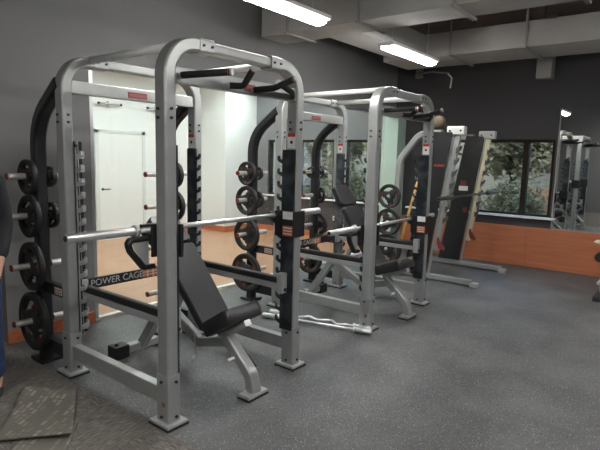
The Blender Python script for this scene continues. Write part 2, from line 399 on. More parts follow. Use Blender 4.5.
d3 = struct(MB().box(3.19, 4.83, .72, 1.15, 3.005, 3.295, bev=.004).obj('ceiling_duct', 'duct'))

# ------------------------------------------------------------------ power cage
W, D = 1.17, 1.124
PW, PD, HT = .078, .10, 2.26          # post width (x), depth (y), beam axis height
def bolts(mb, x, y, z, axis, s=.009):
    mb.lathe([(-.006, s), (.004, s), (.008, s*.6)], (x, y, z), axis, 8)

def bolt(parent, x, y, z, axis, sz=.009):
    b = MB(); bolts(b, x, y, z, axis, sz); return b.obj('bolt', 'black', parent)

def make_cage(loc, label):
    c = empty('power_cage', loc, label, 'power cage', 'silver power cages')
    prof = rect_prof(PD, PW, .012)
    for yi, Y in enumerate((0, D)):
        for s, X in ((1, 0), (-1, W)):
            p = arc_path([(X, Y, .30), (X, Y, HT), (X+s*.27, Y, HT)], {1: .19}, 10)
            MB().sweep(p, prof, (0, 1, 0)).obj('upright', 'silver', c)
            up = MB().sweep([(X, Y, .02), (X, Y, .32)], rect_prof(PD+.014, PW+.014, .008), (0, 1, 0), smooth=False).obj('upright_sleeve', 'silver', c)
            for z in (.06, .28): bolt(up, X-.052, Y, z, 'X'); bolt(up, X+.01, Y-.063, z, 'Y')
            if yi == 0 and s > 0: MB().box(X-.048-.001, X-.046, Y-.030, Y+.0, .125, .155, bev=0).obj('sticker', 'orange_dull', up)
            ft = MB().box(X-.075, X+.075, Y-.09, Y+.09, .012, .03, bev=.005).obj('foot_plate', 'silver2', c)
            MB().box(X-.08, X+.08, Y-.096, Y+.096, 0, .013, bev=.004).obj('foot_pad', 'rubber', ft)
            for z in (1.83, 1.88): bolt(c, X, Y-.054, z, 'Y'); bolt(c, X-.043, Y+.01, z, 'X')
            # hook rail on the inner face, teeth face into the cage for the front posts, forward for the rear posts
            inner = X+s*(PW/2+.006); td = 1 if yi == 0 else -1
            r = MB().box(inner-.006, inner+.006, min(Y-td*.045, Y+td*.075), max(Y-td*.045, Y+td*.075), .30, 1.68, bev=.002)
            e0 = Y+td*.075
            r.obj('hook_rail', 'rail', c)
            # one continuous comb of hooks
            cx0 = inner-.009; pts = [(cx0, e0-td*.02, .30)]; z = .34; big = 1.4 if (s > 0 and yi) else 1.0
            pts.append((cx0, e0-td*.002, .30))
            while z < 1.62:
                pts += [(cx0, e0-td*.002, z), (cx0, e0+td*.034*big, z+.016), (cx0, e0+td*.046*big, z+.030), (cx0, e0+td*.046*big, z+.060), (cx0, e0+td*.034*big, z+.060), (cx0, e0+td*.026*big, z+.036), (cx0, e0-td*.002, z+.034)]; z += .095
            pts += [(cx0, e0-td*.002, 1.66), (cx0, e0-td*.02, 1.66)]
            MB().prism(pts, (1, 0, 0), .018).obj('hook_comb', 'chrome' if (s > 0 and yi) else 'rail', c)
            if s > 0 and yi == 1:      # forward facing plate with bright catch hooks
                MB().box(X+.046, X+.105, Y-.030, Y-.022, .30, 1.70, bev=.001).obj('catch_plate', 'black', c)
                hk = [(X+.050, Y-.060, .30), (X+.062, Y-.060, .30)]; z = .345
                while z < 1.64:
                    hk += [(X+.062, Y-.060, z), (X+.098, Y-.060, z), (X+.106, Y-.060, z+.012), (X+.106, Y-.060, z+.048), (X+.094, Y-.060, z+.048), (X+.094, Y-.060, z+.022), (X+.062, Y-.060, z+.018)]; z += .095
                hk += [(X+.062, Y-.060, 1.70), (X+.050, Y-.060, 1.70)]
                MB().prism(hk, (0, 1, 0), .028).obj('catch_hooks', 'chrome', c)
            if s > 0 and yi == 0:
                MB().prism([(inner-.007, e0-.10, 1.67), (inner-.007, e0, 1.67), (inner-.007, e0-.02, 1.71), (inner-.007, e0-.10, 1.77)], (1, 0, 0), .013).obj('rail_end', 'rail', c)
            if s < 0:   # caution sticker on the inner face
                k = MB().box(X-.0405, X-.0395, Y-.036, Y+.036, 1.69, 1.80, bev=0).obj('caution_sticker', 'white', c)
                MB().box(X-.0412, X-.0404, Y-.036, Y+.036, 1.775, 1.80, bev=0).obj('sticker_band', 'red', k)
                MB().lathe([(-.0412, .013), (-.0404, .013)], (X, Y, 1.735), 'X', 10).obj('sticker_mark', 'black', k)
        MB().sweep([(.27, Y, HT), (W-.27, Y, HT)], rect_prof(PD-.016, PW-.014, .012), (0, 1, 0), smooth=False).obj('top_beam', 'silver', c)
        for x in (.27, W-.27):
            jn = MB().sweep([(x-.06, Y, HT), (x+.05, Y, HT)], rect_prof(PD+.008, PW+.006, .012), (0, 1, 0), smooth=False).obj('beam_collar', 'silver', c)
            for q in (-.035, .03): bolt(jn, x+q, Y-.057, HT, 'Y', .008)
        # header plate
        h = MB().box(PW/2-.002, W-PW/2+.002, Y-.03, Y+.03, 2.03, 2.12, bev=.006).obj('header', 'silver', c)
        MB().box(.49 if yi else .60, .66 if yi else .70, Y-.0335, Y-.03, 2.045, 2.09, bev=.001).obj('header_badge', 'badge', h)
        lg = MB(); x = .505 if yi else .61
        while x < (.645 if yi else .69): lg.box(x, x+.010, Y-.0345, Y-.0333, 2.058, 2.078, bev=0); x += .015
        lg.obj('badge_lettering', 'badgeprint', h)
        # gusset below header
    # top tubes front to back
    for x in (.19, .98):
        t = MB().tube([(x, -.03, 2.272), (x, D+.03, 2.272)], .025, 14).obj('top_tube', 'tubepaint', c)
        k = MB()
        for y in (-.0, D): k.box(x-.032, x+.032, y-.045, y+.045, 2.232, 2.292, bev=.006)
        k.obj('tube_bracket', 'silver2', t)
    # floor rails
    for x in (0, W):
        MB().bar((x, .05, .18), (x, D-.05, .18), .10, .062).obj('floor_rail', 'silver', c)
    # safety spotter arms
    for s, x in ((1, .075), (-1, W-.075)):
        dz_ = -.055 if s > 0 else -.005
        a = MB().bar((x, .02, .652+dz_), (x, D-.02, .652+dz_), .045, .05).obj('spotter_arm', 'silver2', c)
        MB().bar((x, .06, .700+dz_), (x, D-.06, .700+dz_), .05, .052, ch=.012).obj('spotter_pad', 'rubber', a)
        dt = MB(); y = .14
        while y < D-.1: dt.lathe([(.0, .007), (.0015, .007)], (x, y, .7255+dz_), 'Z', 8); y += .105
        dt.obj('pad_rivet', 'black', a)
        for y in (.035, D-.035): MB().box(x-.032, x+.032, y-.028, y+.028, .60+dz_, .755+dz_, bev=.006).obj('arm_bracket', 'silver2', a)
        MB().lathe([(-.012, .014), (.03, .014)], (x, .0, .63+dz_), 'Y', 10).obj('lock_pin', 'black', a)
    # rear name plate
    pl = MB().box(PW/2, W-PW/2, D-.012, D+.012, .610, .690, bev=.003).obj('name_plate', 'black', c)
    text_obj('name_lettering', 'POWER CAGE', .072, 'greyprint', pl, (.150, D-.0135, .651), (PI/2, 0, 0))
    pr_ = pl.children[0] if pl.children else None
    lo = MB()
    for i in range(3):
        for j in range(3): lo.box(.605+i*.052, .650+i*.052, D-.0138, D-.012, .618+j*.023, .637+j*.023, bev=0)
    lo.obj('plate_emblem', 'orange', pl)
    lo = MB()
    for j in range(2): lo.box(.605, .755, D-.0145, D-.0137, .6375+j*.023, .641+j*.023, bev=0)
    for i in range(2): lo.box(.650+i*.052, .657+i*.052, D-.0145, D-.0137, .618, .683, bev=0)
    lo.obj('emblem_lines', 'white', pl)
    # plate storage at the back
    for X in (0, W):
        p = arc_path([(X, D+.40, .03), (X, D+.40, 1.85), (X, D+.03, 2.10)], {1: .36}, 10)
        so = MB().sweep(p, rect_prof(.095, .09, .02), (1, 0, 0)).obj('storage_upright', 'black', c)
        MB().box(X-.085, X+.085, D+.31, D+.49, 0, .03, bev=.006).obj('foot_plate', 'black', so)
        MB().bar((X, D+.05, .15), (X, D+.36, .15), .10, .06).obj('lower_arm', 'black', so)
        ma = MB().bar((X, D+.05, .60), (X, D+.36, .60), .085, .05).obj('middle_arm', 'black', so)
        lb = MB().box(X-.0275, X-.0255, D+.08, D+.18, .575, .625, bev=0).obj('arm_label', 'white', ma)
        q = MB()
        for j in range(2):
            for i in range(3): q.box(X-.0282, X-.0274, D+.086+i*.031, D+.110+i*.031, .580+j*.022, .597+j*.022, bev=0)
        q.obj('label_print', 'orange', lb)
        for z in (1.44, 1.145, .765, .335):
            h = MB().lathe([(-.235, .019), (-.23, .0235), (-.20, .0235), (.20, .0235), (.23, .0235), (.235, .019)], (X, D+.40, z), 'X', 16).obj('storage_horn', 'horn', so)
            MB().lathe([(-.240, .020), (-.237, .0245), (-.228, .0245)], (X, D+.40, z), 'X', 16).obj('horn_cap', 'redplastic', h)
            MB().lathe([(-.055, .034), (.055, .034)], (X, D+.40, z), 'X', 16).obj('horn_collar', 'black', h)
    # pull-up grips on the front header
    def grip(pts, bend=None):
        path = arc_path(pts, {i: .03 for i in range(1, len(pts)-1)}, 5)
        g_ = MB().tube([Vector(p) for p in path], .014, 10, N=(0, 0, 1)).obj('pull_up_handle', 'silver2', c)
        L_ = path[1:-1] if len(path) > 3 else path
        d0 = (path[-1]-path[-2]).normalized(); d1_ = (path[1]-path[0]).normalized()
        core = [path[0]+d1_*.02]+path[1:-1]+[path[-1]-d0*.02]
        MB().tube(core, .020, 12, N=(0, 0, 1)).obj('foam_grip', 'foam', g_)
        e_ = path[-1]; a_ = MB(); a_.tube([e_-d0*.014, e_-d0*.006], .0205, 12, N=(0, 0, 1)); a_.obj('end_ring', 'redplastic', g_)
        MB().tube([e_-d0*.006, e_+d0*.006], .02, 12, N=(0, 0, 1)).obj('end_cap', 'silver2', g_)
    grip([(.07, -.03, 2.070), (.20, -.32, 2.085)])
    grip([(.44, -.03, 2.06), (.52, -.10, 2.06), (.44, -.26, 2.14)])
    grip([(.66, -.03, 2.055), (.74, -.16, 2.07), (.76, -.32, 2.12)])
    grip([(1.10, -.03, 2.05), (1.00, -.10, 2.075), (.74, -.20, 2.10)])
    return c
def add_catches(c, z0_):
    """bar catches on both front posts: inner block, cradle and side handle"""
    for s, X in ((-1, 0), (1, W)):
        def mx(v): return X+s*v
        def bb(mb, a, b_, y0, y1, z0, z1, bev=.004): return mb.box(min(mx(a), mx(b_)), max(mx(a), mx(b_)), y0, y1, z0_+z0, z0_+z1, bev=bev)
        o = bb(MB(), -.074, -.054, -.062, .12, -.15, .045)
        bb(o, -.074, .060, .056, .072, -.15, .045)
        if s > 0: bb(o, .041, .060, -.066, .072, -.15, .045); bb(o, -.074, .060, -.066, -.053, -.15, .045)
        jc = o.obj('bar_catch', 'black', c)
        cr = MB()
        cr.prism([(mx(-.07), .070, z0_+.02), (mx(-.07), .070, z0_-.10), (mx(-.07), .13, z0_-.055), (mx(-.07), .19, z0_-.02), (mx(-.07), .19, z0_+.03), (mx(-.07), .17, z0_+.03), (mx(-.07), .155, z0_-.017), (mx(-.07), .09, z0_-.022)], (s, 0, 0), .12)
        cr.obj('cradle', 'black', jc)
        hp = arc_path([(mx(.05), .12, z0_-.045), (mx(.185), .12, z0_-.045), (mx(.165), .12, z0_-.11), (mx(.08), .12, z0_-.215), (mx(.01), .12, z0_-.215)], .025, 5)
        MB().sweep(hp, rect_prof(.045, .032, .010), (0, 1, 0)).obj('catch_handle', 'black', jc)
        MB().prism([(mx(.050), .105, z0_-.06), (mx(.155), .105, z0_-.06), (mx(.14), .105, z0_-.105), (mx(.078), .105, z0_-.195), (mx(.050), .105, z0_-.195)], (0, 1, 0), .008).obj('handle_guard', 'silver2', jc)
        MB().lathe([(0, .022), (.03, .022)], (mx(-.02), .072, z0_-.125), 'Y', 12).obj('lock_knob', 'redplastic', jc)
        if s > 0:
            MB().box(X-.0755, X-.074, -.055, .04, z0_-.015, z0_+.042, bev=0).obj('catch_label', 'white', jc)
            MB().box(X-.0755, X-.074, -.055, .04, z0_-.14, z0_-.065, bev=0).obj('warning_label', 'orange', jc)
            for j in range(3): MB().box(X-.0762, X-.0754, -.047, .032, z0_-.128+j*.022, z0_-.121+j*.022, bev=0).obj('label_line', 'white', jc)
cage1 = make_cage((0, 0, 0), 'silver power cage nearer the camera, with patterned carpet along its left side')
cage2 = copy_tree(cage1); cage2.location = (2.334, 0, 0)
cage2['label'] = 'farther silver power cage, between the nearer cage and the slanted squat rack'
add_catches(cage1, 1.18)
add_catches(cage2, .965)

# ------------------------------------------------------------------ weight plates
PCACHE = {}
def plate_mesh(R, th):
    key = (round(R, 3), round(th, 3))
    if key in PCACHE: return PCACHE[key]
    n = 54; rr = [.026, .20*R+.02, .42*R, .56*R, .72*R, .82*R, .86*R, .955*R, R]
    hh = [.5, .5, .36, .34, .34, .36, .5, .5, .40]
    bm = bmesh.new(); V = {}
    for sd in (-1, 1):
        for i, (r, h) in enumerate(zip(rr, hh)):
            for k in range(n):
                a = 2*PI*k/n; V[sd, i, k] = bm.verts.new((sd*h*th, r*math.cos(a), r*math.sin(a)))
    def hole(i, k): return i in (3,) and (k % 18) in range(2, 14) or (i == 2 and (k % 18) in range(4, 12))
    for i in range(len(rr)-1):
        for k in range(n):
            k2 = (k+1) % n
            if hole(i, k):
                for (i1, ka, i2, kb, ni, nk) in ((i, k, i, k2, i-1, k), (i+1, k, i+1, k2, i+1, k), (i, k, i+1, k, i, k-1), (i, k2, i+1, k2, i, k2)):
                    if not hole(ni, nk % n):
                        bm.faces.new((V[1, i1, ka], V[1, i2, kb], V[-1, i2, kb], V[-1, i1, ka]))
                continue
            for sd in (-1, 1):
                f = bm.faces.new((V[sd, i, k], V[sd, i+1, k], V[sd, i+1, k2], V[sd, i, k2])); f.smooth = True
    m_ = len(rr)-1
    for k in range(n):
        k2 = (k+1) % n
        for i in (0, m_): f = bm.faces.new((V[1, i, k], V[1, i, k2], V[-1, i, k2], V[-1, i, k])); f.smooth = True
    bmesh.ops.recalc_face_normals(bm, faces=bm.faces[:])
    me = bpy.data.meshes.new('weight_plate'); bm.to_mesh(me); bm.free(); me.materials.append(M['rubber'])
    bm = bmesh.new()
    def arcpatch(r0, r1, a0, a1, steps, x):
        for k in range(steps):
            b0 = a0+(a1-a0)*k/steps; b1 = b0+(a1-a0)/steps*.62
            q = [bm.verts.new((x, r*math.cos(b), r*math.sin(b))) for r, b in ((r0, b0), (r1, b0), (r1, b1), (r0, b1))]
            q2 = [bm.verts.new((x*.9, v.co.y, v.co.z)) for v in q]
            bm.faces.new(q); bm.faces.new(q2[::-1])
            for j in range(4): bm.faces.new((q[j], q2[j], q2[(j+1) % 4], q[(j+1) % 4]))
    for j in range(3):
        a = 2*PI*(j*18+8-2.5)/54 - 2*PI*9/54
        for sd in (-1, 1): arcpatch(.60*R, .78*R, a, a+.42, 5, sd*(.34*th+.003))
    me2 = bpy.data.meshes.new('plate_print'); bm.to_mesh(me2); bm.free(); me2.materials.append(M['redprint'])
    PCACHE[key] = (me, me2); return PCACHE[key]
M['redprint'] = mat('faded_red_print', (.17, .035, .028), .5)
def plate(x, y, z, dia, th, label, group=None, rot=None):
    m1, m2 = plate_mesh(dia/2, th)
    o = bpy.data.objects.new('weight_plate', m1); COL.objects.link(o); o.location = (x, y, z); o.rotation_euler = (random.uniform(0, 2) if rot is None else rot, 0, 0)
    q = bpy.data.objects.new('plate_lettering', m2); COL.objects.link(q); q.parent = o
    return tag(o, label, 'weight plate', group)
YS = D+.40
LEV = (1.44, 1.145, .765, .335)
HD = .006   # plates hang with the hub on the horn
GL = 'weight plates on the cage storage posts'
def zh(z): return z-HD
for z, dd, nm in ((LEV[0], .26, 'smallest, topmost'), (LEV[1], .32, 'second from the top'), (LEV[2], .37, 'third from the top'), (LEV[3], .45, 'largest, lowest')):
    plate(-.085, YS, zh(z), dd, .045, 'black three-grip plate on the left ends of the leftmost storage post, ' + nm, GL)
plate(.082, YS, zh(LEV[0]), .16, .035, 'small black plate on the inner side of the leftmost storage post, upper of two', GL)
plate(.082, YS, zh(LEV[1]), .20, .035, 'small black plate on the inner side of the leftmost storage post, lower of two', GL)
for z, dd, nm in ((LEV[0], .25, 'topmost'), (LEV[1], .29, 'middle'), (LEV[2], .38, 'lowest and largest')):
    plate(W+.085, YS, zh(z), dd, .045, 'black plate just right of the tallest upright, %s of three' % nm, GL)
for z, dd, nm in ((LEV[0], .26, 'topmost'), (LEV[1], .32, 'second from the top'), (LEV[2], .36, 'third from the top'), (LEV[3], .43, 'lowest of four')):
    plate(2.334-.085, YS, zh(z), dd, .045, 'black plate on the storage post in the middle of the photo, ' + nm, GL)
plate(2.334+.08, YS, zh(LEV[0]), .15, .035, 'small plate on the far side of the middle storage post, upper of two', GL)
plate(2.334+.08, YS, zh(LEV[1]), .19, .035, 'small plate on the far side of the middle storage post, lower of two', GL)
X4 = 2.334+W
plate(X4-.08, YS, zh(LEV[0]), .14, .035, 'small plate on the left end of the top horn beside the farther bench', GL)
plate(X4+.08, YS, zh(LEV[0]), .16, .035, 'small plate on the right end of the top horn beside the farther bench', GL)
plate(X4+.08, YS, zh(LEV[1]), .22, .04, 'medium-small plate on the second horn down beside the farther bench', GL)
plate(X4-.01+.085, YS, zh(LEV[2]), .31, .045, 'medium plate behind the right end of the nearer barbell', GL)
plate(X4-.0-.085, YS, zh(LEV[3]), .40, .045, 'large plate low on the farthest cage storage post, below the barbell end', GL)

# ------------------------------------------------------------------ barbells on the cages
def barbell(x0, y, z, label, L_=2.2, sl=.415, m='chrome'):
    e = empty('barbell', (x0, y, z), label, 'barbell', 'long chrome barbells')
    MB().lathe([(sl-.01, .0165), (L_-sl+.01, .0165)], axis='X', n=16).obj('shaft', m, e)
    for a, b, cs in ((0, sl, 1), (L_-sl, L_, -1)):
        s_ = MB().lathe([(a, .021), (a+.004, .025), (b-.004, .025), (b, .025)], axis='X', n=20).obj('sleeve', m, e)
        xc = b if cs > 0 else a
        MB().lathe([(xc-.012, .030), (xc-.010, .036), (xc+.010, .036), (xc+.012, .030)], axis='X', n=20).obj('collar', m, s_)
        xe = a if cs > 0 else b
        MB().lathe([(xe-.003, .017), (xe+.003, .017)], axis='X', n=14).obj('end_cap', 'black', s_)
    return e
b1 = barbell(-.54, .122, 1.184, 'long chrome barbell racked across the front of the nearer cage')
b2 = copy_tree(b1); b2.location = (1.83, .122, .969)
b2['label'] = 'long chrome barbell racked across the front of the farther cage'

# ------------------------------------------------------------------ benches
def bench(loc, ang, back, seat_tilt, label, hinge=(.22, .43)):
    e = empty('incline_bench', loc, label, 'bench', 'adjustable incline benches')
    hy, hz = hinge
    ca, sa = math.cos(ang), math.sin(ang)
    def along(t, n=0): return (hy+ca*t-sa*n, hz+sa*t+ca*n)
    # front leg and the spine that peaks under the back pad
    MB().sweep(arc_path([(0, -.15, .03), (0, -.12, .15), (0, .12, .37)], {1: .14}, 8), rect_prof(.08, .075, .012), (1, 0, 0)).obj('front_leg', 'silver', e)
    MB().sweep([(0, .10, .33), (0, .40, .255), (0, .80, .47)], rect_prof(.06, .07, .01), (1, 0, 0), smooth=False).obj('spine', 'silver', e)
    MB().bar((0, .80, .49), (0, 1.12, .06), .065, .07, N=(1, 0, 0)).obj('rear_strut', 'silver', e)
    ft = MB().box(-.095, .095, -.19, -.09, .012, .035, bev=.006).obj('front_foot', 'silver2', e)
    MB().box(-.10, .10, -.195, -.085, 0, .013, bev=.004).obj('foot_pad', 'rubber', ft)
    cb = MB().bar((-.27, 1.13, .055), (.27, 1.13, .055), .06, .075).obj('rear_crossbar', 'silver', e)
    for s in (-1, 1):
        MB().box(min(s*.15, s*.28), max(s*.15, s*.28), 1.075, 1.19, .0, .105, bev=.010).obj('crossbar_end', 'rubber', cb)
        MB().lathe([(.0, .016), (.022, .014)], (s*.24, 1.12, .104), 'Z', 10).obj('end_knob', 'black', cb)
    # wheel on the leg
    MB().tube([(-.10, .01, .24), (.10, .01, .24)], .014, 10).obj('pull_pin', 'chrome', e)
    MB().tube([(.07, .05, .27), (.085, -.07, .15)], .022, 10).obj('foot_handle', 'rubber', e)
    # post under the back pad
    y1, z1 = along(.42, -.07)
    MB().bar((.0, .70, .43), (0, y1, z1), .05, .045, N=(1, 0, 0)).obj('back_strut', 'silver2', e)
    ys_, zs_ = along(.0, -.055); ye, ze = along(back-.02, -.055)
    MB().bar((0, ys_, zs_), (0, ye, ze), .06, .045, N=(1, 0, 0)).obj('back_frame', 'silver', e)
    # chain on the lock pin
    ch = MB(); z = hz-.02; k = 0; cy = hy+.10
    while z > .20:
        ch.tube([(-.125+(.006 if k % 2 else 0), cy+(0 if k % 2 else .006), z), (-.125-(.006 if k % 2 else 0), cy-(0 if k % 2 else .006), z-.018)], .004, 6); z -= .017; k += 1
    ch.obj('pin_chain', 'chrome', e)
    MB().tube([(-.15, cy, .18), (-.11, cy, .21)], .009, 8).obj('lock_pin', 'chrome', e)
    MB().tube([(-.13, hy-.02, hz-.02), (.13, hy-.02, hz-.02)], .013, 10).obj('hinge_bolt', 'chrome', e)
    def pad(name, t0, t1, w0, w1, th, frame, parent=e):
        bm = MB(); pts = []
        oy, oz, a = frame; c_, s_ = math.cos(a), math.sin(a)
        n = 5
        outline = []
        def corner(cx, ct, r, a0):
            for q in range(n+1):
                an = a0+PI/2*q/n; outline.append((cx+r*math.cos(an), ct+r*math.sin(an)))
        r = .035
        corner(w1-r, t1-r, r, 0); corner(-w1+r, t1-r, r, PI/2); corner(-w0+r, t0+r, r, PI); corner(w0-r, t0+r, r, 1.5*PI)
        cx_, ct_ = 0, (t0+t1)/2
        rings = []
        for sc_, h in ((.96, 0), (1, .010), (1, th-.014), (.975, th-.004), (.94, th)):
            ring = []
            for (x, t) in outline:
                xx = x-(1-sc_)*w1*(1 if x > 0 else -1)*1.0; tt = t-(1-sc_)*w1*(1 if t > ct_ else -1)
                ring.append(bm.bm.verts.new((xx, oy+c_*tt-s_*h, oz+s_*tt+c_*h)))
            rings.append(ring)
        m_ = len(outline)
        for i in range(len(rings)-1):
            for j in range(m_):
                f = bm.bm.faces.new((rings[i][j], rings[i][(j+1) % m_], rings[i+1][(j+1) % m_], rings[i+1][j])); f.smooth = True
        bm.bm.faces.new(rings[0][::-1]); bm.bm.faces.new(rings[-1])
        return bm.obj(name, 'vinyl', parent)
    pad('back_pad', .0, back, .14, .155, .07, (*along(0, -.03), ang))
    pad('head_pad', back+.02, back+.27, .15, .13, .07, (*along(0, -.03), ang))
    hb = MB().bar((0, *along(back-.1, -.045)), (0, *along(back+.2, -.045)), .05, .03, N=(1, 0, 0)).obj('head_frame', 'silver2', e)
    # seat: slopes up towards the front
    st_ = PI-seat_tilt
    bm = MB()
    c2, s2 = math.cos(st_), math.sin(st_)
    so = (hy-.03, hz-.035, -seat_tilt)
    # build the seat in its own frame: t runs from front (-) to hinge (0)
    pad('seat_pad', -.33, .01, .165, .14, .105, (hy-.02, hz-.045, -seat_tilt))
    MB().bar((0, hy-.04, hz-.06), (0, hy-.04-.30*math.cos(seat_tilt), hz-.06+.30*math.sin(seat_tilt)), .06, .04, N=(1, 0, 0)).obj('seat_frame', 'silver2', e)
    MB().bar((0, hy-.06, hz-.06), (0, .10, .34), .05, .05, N=(1, 0, 0)).obj('seat_post', 'silver', e)
    return e
bench((.60, 0, 0), math.radians(48), .70, math.radians(31), 'black padded incline bench standing inside the nearer cage', (.215, .412))
bench((2.93, 0, 0), math.radians(56), .76, math.radians(20), 'black padded incline bench standing inside the farther cage', (.20, .46))

# ------------------------------------------------------------------ bars lying on the floor
def floor_bar(p0, p1, label, wavy):
    a = Vector(p0); b = Vector(p1); L_ = (b-a).length; rz = math.atan2(b.y-a.y, b.x-a.x)
    e = empty('curl_bar' if wavy else 'short_barbell', a, label, 'barbell', rz=rz)
    sl = .17
    if wavy:
        u = L_-2*sl; pts = [(sl-.02, 0, 0)]
        for f, o_ in ((.12, 0), (.22, -.045), (.34, .05), (.5, -.02), (.66, .05), (.78, -.045), (.88, 0)): pts.append((sl+u*f, o_, 0))
        pts.append((L_-sl+.02, 0, 0))
        MB().tube(arc_path(pts, .03, 5), .0135, 10, N=(0, 0, 1)).obj('shaft', 'chrome', e)
    else: MB().lathe([(sl-.01, .0135), (L_-sl+.01, .0135)], axis='X', n=20).obj('shaft', 'chrome', e)
    for x0, x1, xc in ((0, sl, sl), (L_-sl, L_, L_-sl)):
        s_ = MB().lathe([(x0, .021), (x0+.004, .025), (x1-.004, .025), (x1, .023)], axis='X', n=18).obj('sleeve', 'chrome', e)
        MB().lathe([(xc-.010, .031), (xc+.010, .031)], axis='X', n=18).obj('collar', 'chrome', s_)
floor_bar((1.92, .965, .032), (2.20, -.14, .032), 'short straight chrome bar on the floor along the right side of the nearer cage', False)
floor_bar((2.06, .99, .032), (2.27, -.09, .032), 'chrome curl bar with a wavy shaft lying on the floor beside the straight bar', True)

# ------------------------------------------------------------------ slanted squat rack
def squat_rack():
    e = empty('squat_rack', (4.7, .4, 0), 'tall squat rack with two slanted uprights and black side panels by the window', 'squat rack')
    for X, tone in ((0, 'silver'), (1.2, 'cream')):
        fr_ = MB().sweep([(X, -.58, .055), (X, .75, .055)], rect_prof(.07, .07, .012), (1, 0, 0), smooth=False).obj('floor_tube', 'silver', e)
        MB().box(X-.05, X+.05, -.66, -.56, 0, .06, bev=.010).obj('toe_cap', 'silver2', fr_)
        def rail_y(z): return -.215+(2.0-z)*.135      # front edge of the slanted side panel
        MB().bar((X, rail_y(.09)-.012, .09), (X, rail_y(1.96)-.012, 1.96), .05, .022, N=(1, 0, 0)).obj('slanted_upright', 'silver2', e)
        rf_ = MB().bar((X, rail_y(.42)-.062, .42), (X, rail_y(1.95)-.062, 1.95), .045, .07, N=(1, 0, 0)).obj('catch_rail', tone if tone == 'cream' else 'silver', e)
        z = .80
        while z < 1.88:
            y0 = rail_y(z)-.095
            MB().prism([(X-.024, y0+.012, z-.02), (X-.024, y0-.030, z+.03), (X-.024, y0-.052, z+.075), (X-.024, y0-.042, z+.092), (X-.024, y0-.018, z+.06), (X-.024, y0+.008, z+.07)], (1, 0, 0), .04).obj('catch_hook', 'steel', rf_); z += .155
        cp = MB().box(X-.05, X+.05, rail_y(2.03)-.15, rail_y(2.03)+.09, 1.955, 2.07, bev=.02).obj('top_cap', 'cap', e)
        for yy_ in (-.10, .04):
            q = MB(); bolts(q, X-.054, rail_y(2.03)+yy_, 2.01, 'X', .012); q.obj('cap_bolt', 'black', cp)
        MB().prism([(X-.062, rail_y(.10), .10), (X-.062, rail_y(1.99), 1.99), (X-.062, rail_y(1.99)+.26, 2.0), (X-.062, rail_y(.10)+.33, .10)], (1, 0, 0), .02).obj('side_panel', 'black', e)
        # arched rear tube that carries the plate horns
        p = arc_path([(X, -.05, 1.985), (X, .26, 1.975), (X, .54, 1.62), (X, .60, .08)], {1: .2, 2: .3}, 9)
        rt = MB().sweep(p, rect_prof(.09, .085, .018), (1, 0, 0)).obj('rear_arch', 'silver', e)
        for z in (1.12, .76, .38):
            h = MB().lathe([(-.20, .018), (-.19, .021), (0, .021)], (X, .60, z), 'X', 14).obj('storage_horn', 'chrome', rt)
        # red latch and stickers
        MB().prism([(X-.03, rail_y(.55)-.085, .60), (X-.03, rail_y(.55)-.105, .53), (X-.03, rail_y(.55)-.165, .455), (X-.03, rail_y(.55)-.15, .435), (X-.03, rail_y(.55)-.085, .455), (X-.03, rail_y(.55)-.06, .52), (X-.03, rail_y(.55)-.06, .60)], (1, 0, 0), .04).obj('red_latch', 'redplastic', e)
        if X > 0:
            MB().box(X-.0645, X-.062, -.03, .11, 1.18, 1.25, bev=0).obj('upper_sticker', 'white', e)
            MB().box(X-.0645, X-.062, -.0, .09, 1.26, 1.33, bev=0).obj('warning_sticker', 'badge', e)
            MB().box(X-.0645, X-.062, -.04, .03, .85, .93, bev=0).obj('lower_sticker', 'badge', e)
        else:
            MB().box(X-.066, X-.062, -.135, .01, 1.545, 1.575, bev=.0).obj('red_strip', 'badge', e)
    MB().bar((0, .60, .30), (1.2, .60, .30), .07, .07).obj('rear_crossbar', 'silver', e)
    return e
squat_rack()
barbell(4.06, .075, 1.165, 'dark barbell resting across the hooks of the slanted squat rack', m='steel')
GR = 'plates on the squat rack'
plate(4.55, 1.00, 1.114, .34, .045, 'black plate facing the camera on the squat rack, highest of three', GR, .4)
plate(4.55, 1.00, .754, .38, .045, 'black plate facing the camera on the squat rack, middle of three', GR, 1.2)
plate(4.55, 1.00, .374, .44, .045, 'black plate facing the camera on the squat rack, lowest of three', GR, 2.0)

p = empty('wooden_pole', (4.60, .945, 0), 'yellow wooden pole leaning against the slanted squat rack', 'pole')
MB().tube([(0, 0, .01), (.018, -.385, 1.56)], .018, 10).obj('shaft', 'yellowwood', p)
MB().lathe([(0, .02), (.03, .02)], (0, 0, 0), 'Z', 10).obj('pole_tip', 'rubber', p)
mb = MB(); mb.bm.free(); mb.bm = bmesh.new(); bmesh.ops.create_uvsphere(mb.bm, u_segments=20, v_segments=12, radius=.085)
for f in mb.bm.faces: f.smooth = True
br = mb.obj('medicine_ball', mat('brown_leather', (.085, .058, .036), .7, bump=(30, .5), noise=(12, (.16, .12, .08), .4, .7)), None, (4.70, .40, 2.125))
tag(br, 'round brown ball resting on top of the slanted squat rack', 'ball')

